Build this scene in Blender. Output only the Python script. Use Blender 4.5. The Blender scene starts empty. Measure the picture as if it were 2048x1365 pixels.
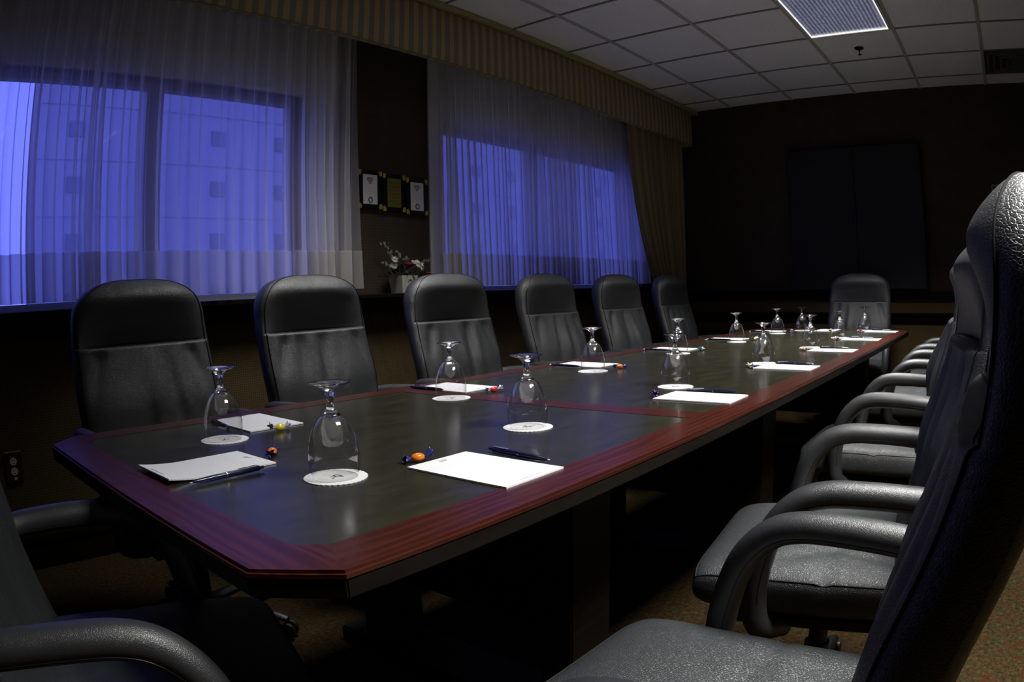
import bpy, bmesh, math, random
from mathutils import Vector, Matrix
PI = math.pi
S = bpy.context.scene
COL = S.collection

# ------------------------------------------------------------------ camera (full-frame fisheye lens, as the photo's curved lines show)
cam_d = bpy.data.cameras.new('camera')
cam = bpy.data.objects.new('camera', cam_d); COL.objects.link(cam); S.camera = cam
cam_d.type = 'PANO'; cam_d.sensor_width = 36.0; cam_d.sensor_fit = 'HORIZONTAL'
holder = cam_d if hasattr(cam_d, 'panorama_type') else cam_d.cycles
holder.panorama_type = 'FISHEYE_EQUISOLID'
holder.fisheye_lens = 1417.63 * 36.0 / 2048.0
holder.fisheye_fov = PI
cam_d.clip_start = 0.02
yaw, pitch, roll = 0.6904, -0.0668, -0.0316
f = Vector((math.cos(yaw)*math.cos(pitch), math.sin(yaw)*math.cos(pitch), math.sin(pitch)))
r = Vector((math.sin(yaw), -math.cos(yaw), 0)); u = r.cross(f)
r2 = r*math.cos(roll) + u*math.sin(roll); u2 = -r*math.sin(roll) + u*math.cos(roll)
cam.matrix_world = Matrix(((r2.x, u2.x, -f.x, 0), (r2.y, u2.y, -f.y, 0), (r2.z, u2.z, -f.z, 1.05), (0, 0, 0, 1)))

# ------------------------------------------------------------------ world, exposure
W = bpy.data.worlds.new('dusk_sky'); S.world = W; W.use_nodes = True
bg = W.node_tree.nodes['Background']; bg.inputs[0].default_value = (0.155, 0.185, 1.0, 1); bg.inputs[1].default_value = 2.1
S.view_settings.view_transform = 'Standard'; S.view_settings.look = 'None'
S.view_settings.exposure = 0.0; S.view_settings.gamma = 1.0; S.view_settings.use_curve_mapping = False
CEIL = 2.74
FIXTURES = [(2.124, 2.017, 15, 82, 0), (1.514, -.423, 72, 106, 0), (3.96, 0.797, 48, 96, 0)]      # ceiling fixtures in the tile grid: x, y, watts, beam width, turn

def portal(name, x0, x1, z0, z1, y):
    l = bpy.data.lights.new(name, 'AREA'); l.shape = 'RECTANGLE'; l.size = x1-x0; l.size_y = z1-z0
    l.cycles.is_portal = True
    o = bpy.data.objects.new(name, l); COL.objects.link(o)
    o.location = ((x0+x1)/2, y, (z0+z1)/2); o.rotation_euler = (-PI/2, 0, 0)
portal('window_daylight', 0.1, 1.99, 1.08, 2.11, 3.13)
portal('window_daylight', 3.02, 5.30, 1.08, 2.11, 3.13)

# ------------------------------------------------------------------ helpers
def lab(o, label=None, cat=None, group=None, kind=None):
    if label: o['label'] = label
    if cat: o['category'] = cat
    if group: o['group'] = group
    if kind: o['kind'] = kind
    return o

def thing(name, label, cat, loc=(0, 0, 0), rz=0, group=None):
    o = bpy.data.objects.new(name, None); COL.objects.link(o); o.empty_display_size = 0.05
    o.location = loc; o.rotation_euler = (0, 0, rz)
    return lab(o, label, cat, group)

class MB:
    """collects vertices and faces"""
    def __init__(s): s.v = []; s.f = []
    def add(s, vs, fs):
        n = len(s.v); s.v += [tuple(v) for v in vs]; s.f += [tuple(i+n for i in q) for q in fs]; return s
    def box(s, a, b, M=None):
        x0, y0, z0 = a; x1, y1, z1 = b
        vs = [(x0,y0,z0),(x1,y0,z0),(x1,y1,z0),(x0,y1,z0),(x0,y0,z1),(x1,y0,z1),(x1,y1,z1),(x0,y1,z1)]
        if M: vs = [M @ Vector(v) for v in vs]
        return s.add(vs, [(0,3,2,1),(4,5,6,7),(0,1,5,4),(1,2,6,5),(2,3,7,6),(3,0,4,7)])
    def prism(s, pts, z0, z1):
        n = len(pts)
        vs = [(x,y,z0) for x,y in pts] + [(x,y,z1) for x,y in pts]
        return s.add(vs, [tuple(range(n))[::-1], tuple(range(n,2*n))] + [(i,(i+1)%n,(i+1)%n+n,i+n) for i in range(n)])
    def tube(s, pts, rad, seg=10, cap=True, up=None, closed=False):
        """rad: number, list, or (ra, rb) pair list"""
        P = [Vector(p) for p in pts]; n = len(P); N0 = None; rings = []
        for i, p in enumerate(P):
            if closed: t = P[(i+1) % n] - P[i-1]
            else: t = P[min(i+1, n-1)] - P[max(i-1, 0)]
            t.normalize()
            if N0 is None:
                a = Vector(up) if up else (Vector((0,0,1)) if abs(t.z) < .9 else Vector((1,0,0)))
                N0 = (a - t*a.dot(t)).normalized()
            else:
                N0 = (N0 - t*N0.dot(t)).normalized()
            B = t.cross(N0)
            rr = rad[i] if isinstance(rad, list) else rad
            ra, rb = rr if isinstance(rr, tuple) else (rr, rr)
            rings.append([p + N0*ra*math.cos(2*PI*k/seg) + B*rb*math.sin(2*PI*k/seg) for k in range(seg)])
        vs = [v for R_ in rings for v in R_]; fs = []
        for i in range(n if closed else n-1):
            j = (i+1) % n
            for k in range(seg):
                fs.append((i*seg+k, i*seg+(k+1) % seg, j*seg+(k+1) % seg, j*seg+k))
        if cap and not closed:
            fs.append(tuple(range(seg))[::-1]); fs.append(tuple((n-1)*seg+k for k in range(seg)))
        return s.add(vs, fs)
    def lathe(s, prof, seg=32, c=(0,0,0), closed=False):
        vs = []; fs = []
        for (r_, z) in prof:
            for k in range(seg):
                a = 2*PI*k/seg; vs.append((c[0]+r_*math.cos(a), c[1]+r_*math.sin(a), c[2]+z))
        m = len(prof)
        for i in range(m-1 if not closed else m):
            j = (i+1) % m
            for k in range(seg):
                fs.append((i*seg+k, i*seg+(k+1) % seg, j*seg+(k+1) % seg, j*seg+k))
        if not closed:
            if prof[0][0] > 1e-6: fs.append(tuple(range(seg))[::-1])
            if prof[-1][0] > 1e-6: fs.append(tuple((m-1)*seg+k for k in range(seg)))
        return s.add(vs, fs)
    def grid(s, nu, nv, fn, wrap=False):
        vs = [fn(i, j) for j in range(nv) for i in range(nu)]; fs = []
        for j in range(nv-1):
            for i in range(nu if wrap else nu-1):
                k = (i+1) % nu
                fs.append((j*nu+i, j*nu+k, (j+1)*nu+k, (j+1)*nu+i))
        return s.add(vs, fs)
    def mesh(s, name, mat, smooth=True, bevel=0, ang=40, pick=None, segs=2):
        me = bpy.data.meshes.new(name); me.from_pydata(s.v, [], s.f)
        bm = bmesh.new(); bm.from_mesh(me)
        bmesh.ops.recalc_face_normals(bm, faces=bm.faces)
        if bevel:
            es = [e for e in bm.edges if len(e.link_faces) == 2 and e.calc_face_angle(0) > 0.6 and (pick is None or pick(e))]
            bmesh.ops.bevel(bm, geom=es, offset=bevel, segments=segs, affect='EDGES', clamp_overlap=True)
        for fc in bm.faces: fc.smooth = smooth
        if smooth:
            for e in bm.edges:
                if len(e.link_faces) == 2 and e.calc_face_angle(0) > math.radians(ang): e.smooth = False
        bm.to_mesh(me); bm.free(); me.materials.append(mat); return me
    def obj(s, name, mat, parent=None, smooth=True, bevel=0, ang=40, pick=None, segs=2):
        o = bpy.data.objects.new(name, s.mesh(name, mat, smooth, bevel, ang, pick, segs)); COL.objects.link(o)
        if parent: o.parent = parent
        return o

def struct(name, mb, mat, parent=None, **k):
    o = mb.obj(name, mat, parent, **k)
    if parent is None: o['kind'] = 'structure'
    return o

def dup(root, loc, rz, label, group=None):
    def cp(o, par):
        c = o.copy(); COL.objects.link(c)
        if par: c.parent = par
        for ch in kids.get(o.name, []): cp(ch, c)
        return c
    kids = {}
    for o in COL.objects:
        if o.parent: kids.setdefault(o.parent.name, []).append(o)
    r_ = cp(root, None); r_.location = loc; r_.rotation_euler = (0, 0, rz); r_['label'] = label
    if group: r_['group'] = group
    return r_

def spline(pts, n=8):
    P = [Vector(p) for p in pts]; P = [P[0]*2-P[1]] + P + [P[-1]*2-P[-2]]; out = []
    for i in range(1, len(P)-2):
        for k in range(n):
            t = k/n; a, b, c, d = P[i-1:i+3]
            out.append(0.5*((2*b)+(c-a)*t+(2*a-5*b+4*c-d)*t*t+(3*b-a-3*c+d)*t**3))
    out.append(P[-2]); return out

def lerp(x, tab):
    if x <= tab[0][0]: return tab[0][1]
    for (a, b), (c, d) in zip(tab, tab[1:]):
        if x <= c:
            t = (x-a)/(c-a); t = t*t*(3-2*t) * .5 + t*.5; return b+(d-b)*t
    return tab[-1][1]
def cr_(x, tab):
    n = len(tab); i = 0
    if x <= tab[0][0]: return tab[0][1]
    if x >= tab[-1][0]: return tab[-1][1]
    while tab[i+1][0] < x: i += 1
    (x1, y1), (x2, y2) = tab[i], tab[i+1]; x0, y0 = tab[i-1] if i else (2*x1-x2, 2*y1-y2); x3, y3 = tab[i+2] if i+2 < n else (2*x2-x1, 2*y2-y1)
    m1 = (y2-y0)/(x2-x0)*(x2-x1); m2 = (y3-y1)/(x3-x1)*(x2-x1); t = (x-x1)/(x2-x1)
    return (2*t**3-3*t*t+1)*y1+(t**3-2*t*t+t)*m1+(-2*t**3+3*t*t)*y2+(t**3-t*t)*m2
def gau(x, s): return math.exp(-(x/s)**2)

# ------------------------------------------------------------------ materials
def mat(name):
    m = bpy.data.materials.new(name); m.use_nodes = True; nt = m.node_tree
    return m, nt, nt.nodes['Principled BSDF']
def N(nt, typ, **k):
    n = nt.nodes.new(typ)
    for a, b in k.items():
        if a.startswith('i_'):
            key = a[2:]; n.inputs[int(key) if key.isdigit() else key].default_value = b
        else: setattr(n, a, b)
    return n
def simple(name, col, rough=.5, metal=0, coat=0, spec=.5, **k):
    m, nt, p = mat(name); p.inputs['Base Color'].default_value = (*col, 1); p.inputs['Roughness'].default_value = rough
    p.inputs['Metallic'].default_value = metal; p.inputs['Coat Weight'].default_value = coat
    p.inputs['Specular IOR Level'].default_value = spec
    return m
def coords(nt, scale=(1,1,1), rot=(0,0,0)):
    tc = N(nt, 'ShaderNodeTexCoord'); mp = N(nt, 'ShaderNodeMapping'); mp.inputs['Scale'].default_value = scale; mp.inputs['Rotation'].default_value = rot
    nt.links.new(tc.outputs['Object'], mp.inputs[0]); return mp.outputs[0]
def ramp(nt, fac, stops):
    r_ = N(nt, 'ShaderNodeValToRGB'); nt.links.new(fac, r_.inputs[0]); e = r_.color_ramp.elements
    while len(e) < len(stops): e.new(.5)
    for q, (p_, c) in zip(e, stops): q.position = p_; q.color = (*c, 1) if len(c) == 3 else c
    return r_.outputs[0]
def bump(nt, p, h, strength, dist):
    b = N(nt, 'ShaderNodeBump'); b.inputs['Strength'].default_value = strength; b.inputs['Distance'].default_value = dist
    nt.links.new(h, b.inputs['Height']); nt.links.new(b.outputs[0], p.inputs['Normal']); return b

def leather_mat(name, col, rough, grain, d):
    m, nt, p = mat(name); p.inputs['Base Color'].default_value = (*col, 1)
    c = coords(nt)
    v = N(nt, 'ShaderNodeTexVoronoi', feature='DISTANCE_TO_EDGE', i_Scale=grain); nt.links.new(c, v.inputs['Vector'])
    cl = N(nt, 'ShaderNodeMath', operation='MINIMUM', i_1=.18); nt.links.new(v.outputs['Distance'], cl.inputs[0])
    n = N(nt, 'ShaderNodeTexNoise', i_Scale=28.0, i_Detail=3.0); nt.links.new(c, n.inputs['Vector'])
    ad = N(nt, 'ShaderNodeMath', operation='MULTIPLY_ADD', i_1=.6); nt.links.new(n.outputs[0], ad.inputs[0]); nt.links.new(cl.outputs[0], ad.inputs[2])
    bump(nt, p, ad.outputs[0], .8, d)
    rr = N(nt, 'ShaderNodeMapRange', i_3=rough-.05, i_4=rough+.08); nt.links.new(n.outputs[0], rr.inputs[0]); nt.links.new(rr.outputs[0], p.inputs['Roughness'])
    p.inputs['Specular IOR Level'].default_value = .85
    return m
M_leather = leather_mat('black_leather', (.024, .026, .028), .44, 270, .0026)
M_gusset = leather_mat('black_side_leather', (.016, .017, .020), .45, 260, .0022)
M_armpad = leather_mat('black_arm_leather', (.026, .027, .029), .40, 420, .0010)
M_plastic = simple('black_plastic', (.010, .010, .011), .45)
M_thread = simple('black_piping', (.012, .012, .013), .35)
M_chrome = simple('chrome', (.7, .7, .72), .12, 1)
M_steel = simple('dark_steel', (.05, .05, .055), .3, 1)

def wood_mat(name, c1, c2, c3, scale, rot, rough, coat, spec=.5):
    m, nt, p = mat(name); c = coords(nt, scale, rot)
    w = N(nt, 'ShaderNodeTexWave', wave_type='BANDS', bands_direction='Y', i_Scale=1.7, i_Distortion=9.0, i_Detail=3.5); w.inputs['Detail Scale'].default_value = 1.4
    nt.links.new(c, w.inputs['Vector'])
    n = N(nt, 'ShaderNodeTexNoise', i_Scale=30.0, i_Detail=6.0); nt.links.new(c, n.inputs['Vector'])
    mx = N(nt, 'ShaderNodeMath', operation='MULTIPLY_ADD', i_1=.45); nt.links.new(n.outputs[0], mx.inputs[0])
    m2 = N(nt, 'ShaderNodeMath', operation='MULTIPLY_ADD', i_1=.30, i_2=.16); nt.links.new(w.outputs[1], m2.inputs[0]); nt.links.new(m2.outputs[0], mx.inputs[2])
    nt.links.new(ramp(nt, mx.outputs[0], [(.2, c1), (.55, c2), (.95, c3)]), p.inputs['Base Color'])
    p.inputs['Roughness'].default_value = rough; p.inputs['Coat Weight'].default_value = coat; p.inputs['Coat Roughness'].default_value = .12; p.inputs['Specular IOR Level'].default_value = spec
    return m
M_wood = wood_mat('mahogany', (.022, .0045, .0026), (.052, .0105, .0055), (.085, .019, .009), (1, 9, 9), (0, 0, 0), .30, .10)
M_wood_end = wood_mat('mahogany_end', (.022, .0045, .0026), (.052, .0105, .0055), (.085, .019, .009), (9, 1, 9), (0, 0, PI/2), .30, .10)
M_darkwood = wood_mat('dark_walnut', (.005, .0035, .0025), (.008, .0055, .0035), (.013, .0085, .005), (2, 14, 14), (0, 0, 0), .5, 0, .18)

def inlay_mat():
    m, nt, p = mat('dark_green_slate_inlay'); c = coords(nt, (3, 10, 3))
    n = N(nt, 'ShaderNodeTexNoise', i_Scale=3.0, i_Detail=8.0, i_Roughness=.7); nt.links.new(c, n.inputs['Vector'])
    nt.links.new(ramp(nt, n.outputs[0], [(.3, (.020, .019, .012)), (.55, (.030, .029, .018)), (.75, (.042, .039, .024))]), p.inputs['Base Color'])
    n2 = N(nt, 'ShaderNodeTexNoise', i_Scale=140.0, i_Detail=3.0); nt.links.new(coords(nt), n2.inputs['Vector'])
    rr = N(nt, 'ShaderNodeMapRange', i_3=.17, i_4=.25); nt.links.new(n.outputs[0], rr.inputs[0]); nt.links.new(rr.outputs[0], p.inputs['Roughness'])
    bump(nt, p, n2.outputs[0], .10, .0006); return m
M_inlay = inlay_mat()

def wall_mat(name, base, dot, scale, bmp):
    m, nt, p = mat(name); c = coords(nt)
    v = N(nt, 'ShaderNodeTexVoronoi', feature='F1', i_Scale=scale, i_Randomness=.12); nt.links.new(c, v.inputs['Vector'])
    n = N(nt, 'ShaderNodeTexNoise', i_Scale=7.0, i_Detail=5.0); nt.links.new(c, n.inputs['Vector'])
    k = ramp(nt, v.outputs['Distance'], [(.22, dot), (.40, base)])
    mx = N(nt, 'ShaderNodeMix', data_type='RGBA', blend_type='MULTIPLY'); mx.inputs[0].default_value = .5
    nt.links.new(k, mx.inputs[6]); nt.links.new(ramp(nt, n.outputs[0], [(.3, (.55, .5, .45)), (.7, (1, 1, 1))]), mx.inputs[7])
    nt.links.new(mx.outputs[2], p.inputs['Base Color']); p.inputs['Roughness'].default_value = .8
    bump(nt, p, v.outputs['Distance'], .3, bmp); return m
M_wall_up = wall_mat('brown_wallpaper', (.050, .032, .015), (.028, .017, .008), 60, .001)
M_wall_lo = wall_mat('olive_woven_wallcovering', (.115, .078, .022), (.045, .028, .009), 85, .001)

def carpet_mat():
    m, nt, p = mat('speckled_carpet'); c = coords(nt)
    n = N(nt, 'ShaderNodeTexNoise', i_Scale=60.0, i_Detail=6.0, i_Roughness=.8); nt.links.new(c, n.inputs['Vector'])
    n2 = N(nt, 'ShaderNodeTexNoise', i_Scale=22.0, i_Detail=3.0, i_Distortion=1.5); nt.links.new(c, n2.inputs['Vector'])
    a = ramp(nt, n.outputs[0], [(.38, (.008, .006, .002)), (.52, (.028, .022, .007)), (.66, (.060, .046, .016))])
    b = ramp(nt, n2.outputs[0], [(.50, (0, 0, 0)), (.515, (1, 1, 1)), (.545, (1, 1, 1)), (.56, (0, 0, 0))])
    mx = N(nt, 'ShaderNodeMix', data_type='RGBA'); nt.links.new(b, mx.inputs[0]); nt.links.new(a, mx.inputs[6]); mx.inputs[7].default_value = (.045, .010, .003, 1)
    nt.links.new(mx.outputs[2], p.inputs['Base Color']); p.inputs['Roughness'].default_value = .95; p.inputs['Specular IOR Level'].default_value = .1
    bump(nt, p, n.outputs[0], .6, .004); return m
M_carpet = carpet_mat()

def tile_mat():
    m, nt, p = mat('mineral_ceiling_tile'); c = coords(nt)
    n = N(nt, 'ShaderNodeTexNoise', i_Scale=90.0, i_Detail=5.0); nt.links.new(c, n.inputs['Vector'])
    nt.links.new(ramp(nt, n.outputs[0], [(.3, (.78, .76, .74)), (.6, (.88, .86, .85))]), p.inputs['Base Color'])
    p.inputs['Roughness'].default_value = .9; bump(nt, p, n.outputs[0], .25, .002); return m
M_tile = tile_mat()
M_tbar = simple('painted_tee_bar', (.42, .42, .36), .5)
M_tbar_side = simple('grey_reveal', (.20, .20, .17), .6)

def stripe_mat(name, a, b, period, axis='X', rough=.75):
    m, nt, p = mat(name); tc = N(nt, 'ShaderNodeTexCoord')
    sx = N(nt, 'ShaderNodeSeparateXYZ'); nt.links.new(tc.outputs['UV' if axis == 'UV' else 'Object'], sx.inputs[0])
    k = N(nt, 'ShaderNodeMath', operation='MULTIPLY', i_1=2*PI/period); nt.links.new(sx.outputs[0], k.inputs[0])
    s = N(nt, 'ShaderNodeMath', operation='SINE'); nt.links.new(k.outputs[0], s.inputs[0])
    h = N(nt, 'ShaderNodeMath', operation='MULTIPLY_ADD', i_1=.5, i_2=.5); nt.links.new(s.outputs[0], h.inputs[0])
    n = N(nt, 'ShaderNodeTexNoise', i_Scale=180.0); nt.links.new(tc.outputs['Object'], n.inputs['Vector'])
    nt.links.new(ramp(nt, h.outputs[0], [(.35, a), (.62, b)]), p.inputs['Base Color'])
    p.inputs['Roughness'].default_value = rough; bump(nt, p, n.outputs[0], .2, .001); return m
M_valance = stripe_mat('gold_and_taupe_striped_fabric', (.40, .27, .13), (.19, .165, .115), .070)
M_drape = stripe_mat('gold_and_taupe_drape_fabric', (.30, .21, .09), (.17, .14, .09), .07, 'UV')
M_crown = simple('olive_cream_paint', (.34, .29, .13), .5)

def sheer_mat(name, opac, col):
    m = bpy.data.materials.new(name); m.use_nodes = True; nt = m.node_tree; nt.nodes.remove(nt.nodes['Principled BSDF'])
    out = nt.nodes['Material Output']
    g = N(nt, 'ShaderNodeNewGeometry'); d = N(nt, 'ShaderNodeVectorMath', operation='DOT_PRODUCT')
    nt.links.new(g.outputs['Normal'], d.inputs[0]); nt.links.new(g.outputs['Incoming'], d.inputs[1])
    a = N(nt, 'ShaderNodeMath', operation='ABSOLUTE'); nt.links.new(d.outputs['Value'], a.inputs[0])
    mx = N(nt, 'ShaderNodeMath', operation='MAXIMUM', i_1=.12); nt.links.new(a.outputs[0], mx.inputs[0])
    iv = N(nt, 'ShaderNodeMath', operation='DIVIDE', i_0=1.0); nt.links.new(mx.outputs[0], iv.inputs[1])
    pw = N(nt, 'ShaderNodeMath', operation='POWER', i_0=1-opac); nt.links.new(iv.outputs[0], pw.inputs[1])
    tr = N(nt, 'ShaderNodeBsdfTransparent'); df = N(nt, 'ShaderNodeBsdfDiffuse'); tl = N(nt, 'ShaderNodeBsdfTranslucent')
    df.inputs[0].default_value = (*col, 1); tl.inputs[0].default_value = (*col, 1)
    m1 = N(nt, 'ShaderNodeMixShader', i_0=.66); nt.links.new(df.outputs[0], m1.inputs[1]); nt.links.new(tl.outputs[0], m1.inputs[2])
    m2 = N(nt, 'ShaderNodeMixShader'); nt.links.new(pw.outputs[0], m2.inputs[0]); nt.links.new(m1.outputs[0], m2.inputs[1]); nt.links.new(tr.outputs[0], m2.inputs[2])
    nt.links.new(m2.outputs[0], out.inputs[0]); return m
M_sheer = sheer_mat('white_sheer_voile', .36, (.86, .85, .84))
M_sheer_dense = sheer_mat('gathered_sheer_voile', .46, (.86, .85, .84))
M_hem = sheer_mat('doubled_sheer_hem', .66, (.80, .78, .74))

def thin_glass(name, f0=.075, tint=(1, 1, 1), rough=.02):
    m = bpy.data.materials.new(name); m.use_nodes = True; nt = m.node_tree; nt.nodes.remove(nt.nodes['Principled BSDF'])
    g = N(nt, 'ShaderNodeNewGeometry'); d = N(nt, 'ShaderNodeVectorMath', operation='DOT_PRODUCT')
    nt.links.new(g.outputs['Normal'], d.inputs[0]); nt.links.new(g.outputs['Incoming'], d.inputs[1])
    a = N(nt, 'ShaderNodeMath', operation='ABSOLUTE'); nt.links.new(d.outputs['Value'], a.inputs[0])
    q = N(nt, 'ShaderNodeMath', operation='SUBTRACT', i_0=1.0); nt.links.new(a.outputs[0], q.inputs[1])
    pw = N(nt, 'ShaderNodeMath', operation='POWER', i_1=3.2); nt.links.new(q.outputs[0], pw.inputs[0])
    ma = N(nt, 'ShaderNodeMath', operation='MULTIPLY_ADD', i_1=.95, i_2=f0); ma.use_clamp = True; nt.links.new(pw.outputs[0], ma.inputs[0])
    tr = N(nt, 'ShaderNodeBsdfTransparent'); tr.inputs[0].default_value = (*tint, 1)
    gl = N(nt, 'ShaderNodeBsdfGlossy', i_Roughness=rough); mx = N(nt, 'ShaderNodeMixShader')
    nt.links.new(ma.outputs[0], mx.inputs[0]); nt.links.new(tr.outputs[0], mx.inputs[1]); nt.links.new(gl.outputs[0], mx.inputs[2])
    nt.links.new(mx.outputs[0], nt.nodes['Material Output'].inputs[0]); return m
M_bowl = thin_glass('thin_blown_glass', .14, (.985, .985, .985))
M_pane = thin_glass('window_glass', .06, (.95, .97, 1))
def solid_glass():
    m, nt, p = mat('solid_glass'); p.inputs['Transmission Weight'].default_value = 1; p.inputs['Roughness'].default_value = .07; p.inputs['IOR'].default_value = 1.5
    return m
M_glass = solid_glass()

def paper_mat():
    m, nt, p = mat('ruled_white_paper'); tc = N(nt, 'ShaderNodeTexCoord'); sx = N(nt, 'ShaderNodeSeparateXYZ'); nt.links.new(tc.outputs['Object'], sx.inputs[0])
    k = N(nt, 'ShaderNodeMath', operation='MULTIPLY', i_1=1/.0085); nt.links.new(sx.outputs[1], k.inputs[0])
    fr = N(nt, 'ShaderNodeMath', operation='FRACT'); nt.links.new(k.outputs[0], fr.inputs[0])
    ln = N(nt, 'ShaderNodeMath', operation='LESS_THAN', i_1=.09); nt.links.new(fr.outputs[0], ln.inputs[0])
    lt = N(nt, 'ShaderNodeMath', operation='LESS_THAN', i_1=.075); nt.links.new(sx.outputs[1], lt.inputs[0])
    an = N(nt, 'ShaderNodeMath', operation='MULTIPLY'); nt.links.new(ln.outputs[0], an.inputs[0]); nt.links.new(lt.outputs[0], an.inputs[1])
    mx = N(nt, 'ShaderNodeMix', data_type='RGBA'); nt.links.new(an.outputs[0], mx.inputs[0]); mx.inputs[6].default_value = (.86, .86, .87, 1); mx.inputs[7].default_value = (.62, .64, .74, 1)
    nt.links.new(mx.outputs[2], p.inputs['Base Color']); p.inputs['Roughness'].default_value = .6; p.inputs['Specular IOR Level'].default_value = .25; return m
M_paper = paper_mat()
M_doily = simple('white_embossed_paper', (.84, .84, .83), .7)
M_ink = simple('navy_ink', (.02, .025, .07), .6)
M_greyink = simple('grey_print', (.35, .36, .40), .7)
M_blueink = simple('pale_blue_print', (.40, .46, .70), .7)
M_pen = simple('navy_pen_plastic', (.008, .009, .040), .18, coat=.4)
M_pentip = simple('white_pen_tip', (.75, .75, .75), .25)
M_wrap = simple('blue_foil_wrapper', (.05, .06, .30), .18, .5)
M_wrapc = simple('clear_wrapper', (.55, .56, .75), .12, .3)
def candy_mat(name, col):
    m, nt, p = mat(name); p.inputs['Base Color'].default_value = (*col, 1); p.inputs['Roughness'].default_value = .12
    p.inputs['Subsurface Weight'].default_value = .3; p.inputs['Subsurface Scale'].default_value = .004; p.inputs['Coat Weight'].default_value = .6; return m
CANDY = {'orange': candy_mat('orange_candy', (.85, .22, .01)), 'yellow': candy_mat('yellow_candy', (.78, .66, .02)),
         'red': candy_mat('red_candy', (.75, .03, .01)), 'green': candy_mat('green_candy', (.04, .45, .06))}

# ------------------------------------------------------------------ room shell
XW0, XW1, YW0, YW1 = -3.2, 6.1, -2.3, 3.0
struct('floor', MB().box((XW0-.1, YW0-.1, -.06), (XW1+.1, YW1+.2, 0)), M_carpet, smooth=False)
# ceiling: tiles, tee bars
RUN = [1.7124 - .61*i for i in range(-2, 8)]; RUN = [y for y in RUN if YW0 < y < YW1]
CRS = [3.954 + .61*j for j in range(-12, 4)]; CRS = [x for x in CRS if XW0 < x < XW1]
ceil = struct('ceiling', MB().box((XW0-.1, YW0-.1, CEIL+.006), (XW1+.1, YW1+.2, CEIL+.08)), M_tile, smooth=False)
tb = MB()
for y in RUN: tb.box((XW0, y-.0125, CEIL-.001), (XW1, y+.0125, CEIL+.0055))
o_ = tb.obj('ceiling_grid_bars', M_tbar, ceil, smooth=False)
tb = MB()
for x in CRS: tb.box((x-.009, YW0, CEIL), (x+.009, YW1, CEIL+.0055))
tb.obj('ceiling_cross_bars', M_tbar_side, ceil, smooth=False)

LEDGE = 1.075
WIN = [(0.10, 1.995), (3.02, 5.30)]; WZ0, WZ1 = 1.075, 2.115
def wall_left():
    up = MB(); xs = [XW0, WIN[0][0], WIN[0][1], WIN[1][0], WIN[1][1], XW1+.1]
    y0, y1 = YW1, YW1+.16
    for a, b in ((0, 1), (2, 3), (4, 5)): up.box((xs[a], y0, .98), (xs[b], y1, CEIL+.01))
    for a, b in ((1, 2), (3, 4)):
        up.box((xs[a], y0, WZ1), (xs[b], y1, CEIL+.01)); up.box((xs[a], y0, .98), (xs[b], y1, WZ0))
    w = struct('wall_left', up, M_wall_up, smooth=False)
    MB().box((XW0, y0, 0), (XW1+.1, y1, .98)).obj('lower_wallcovering', M_wall_lo, w, smooth=False)
wall_left()
def two_tone(name, a, b):
    up = MB().box((a[0], a[1], .98), (b[0], b[1], CEIL+.01)); w = struct(name, up, M_wall_up, smooth=False)
    MB().box((a[0], a[1], 0), (b[0], b[1], .98)).obj('lower_wallcovering', M_wall_lo, w, smooth=False)
two_tone('wall_far', (XW1, YW0-.1), (XW1+.1, YW1)); two_tone('wall_right', (XW0, YW0-.1), (XW1, YW0)); two_tone('wall_near', (XW0-.1, YW0-.1), (XW0, YW1+.16))
# rails, ledges and baseboards
def rail_profile(a, b, z0, z1, d, nrm):
    """moulded rail between a and b (2D), projecting d along nrm"""
    A = Vector((*a, 0)); B = Vector((*b, 0)); n = Vector((*nrm, 0)); h = z1-z0
    prof = [(0, 0), (.45*d, 0), (.55*d, .12*h), (.62*d, .70*h), (d, .78*h), (d, .97*h), (.96*d, h), (0, h)]
    vs = [P + n*p + Vector((0, 0, z0+q)) for P in (A, B) for p, q in prof]; k = len(prof)
    return MB().add(vs, [tuple(range(k)), tuple(range(k, 2*k))[::-1]] + [(i, (i+1) % k, (i+1) % k+k, i+k) for i in range(k)])
struct('trim_1', rail_profile((XW0, YW1), (XW1, YW1), .985, LEDGE, .125, (0, -1)), M_darkwood, smooth=False)
struct('trim_2', rail_profile((XW1, YW0), (XW1, 2.87), .945, 1.022, .06, (-1, 0)), M_darkwood, smooth=False)
struct('trim_3', rail_profile((XW1, YW0), (XW1, 2.87), .756, .835, .05, (-1, 0)), M_darkwood, smooth=False)
struct('baseboard_left', rail_profile((XW0, YW1), (XW1, YW1), 0, .15, .02, (0, -1)), M_darkwood, smooth=False)
struct('baseboard_far', rail_profile((XW1, YW0), (XW1, YW1), 0, .15, .02, (-1, 0)), M_darkwood, smooth=False)
struct('baseboard_right', rail_profile((XW0, YW0), (XW1, YW0), 0, .15, .02, (0, 1)), M_darkwood, smooth=False)
# crown strip between ceiling and valance
struct('trim_4', MB().box((XW0, 2.665, 2.705), (XW1, YW1, CEIL-.001)), M_crown, smooth=False)

# pale panels added around each window to bounce its light behind the sheers
M_bounce = simple('white_bounce_panel', (.62, .61, .58), .6)
for k_, (a, b_, (x0, x1)) in enumerate(((-.7, 2.215, WIN[0]), (2.90, 5.42, WIN[1]))):
    pb = MB(); y0, y1 = 2.988, 2.9995
    pb.box((a, y0, WZ1), (b_, y1, 2.62)); pb.box((a, y0, LEDGE+.001), (x0, y1, WZ1)); pb.box((x1, y0, LEDGE+.001), (b_, y1, WZ1))
    struct('trim_%d' % (5+k_), pb, M_bounce, smooth=False)  # added bounce panels, only numbered on from the trims
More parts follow.
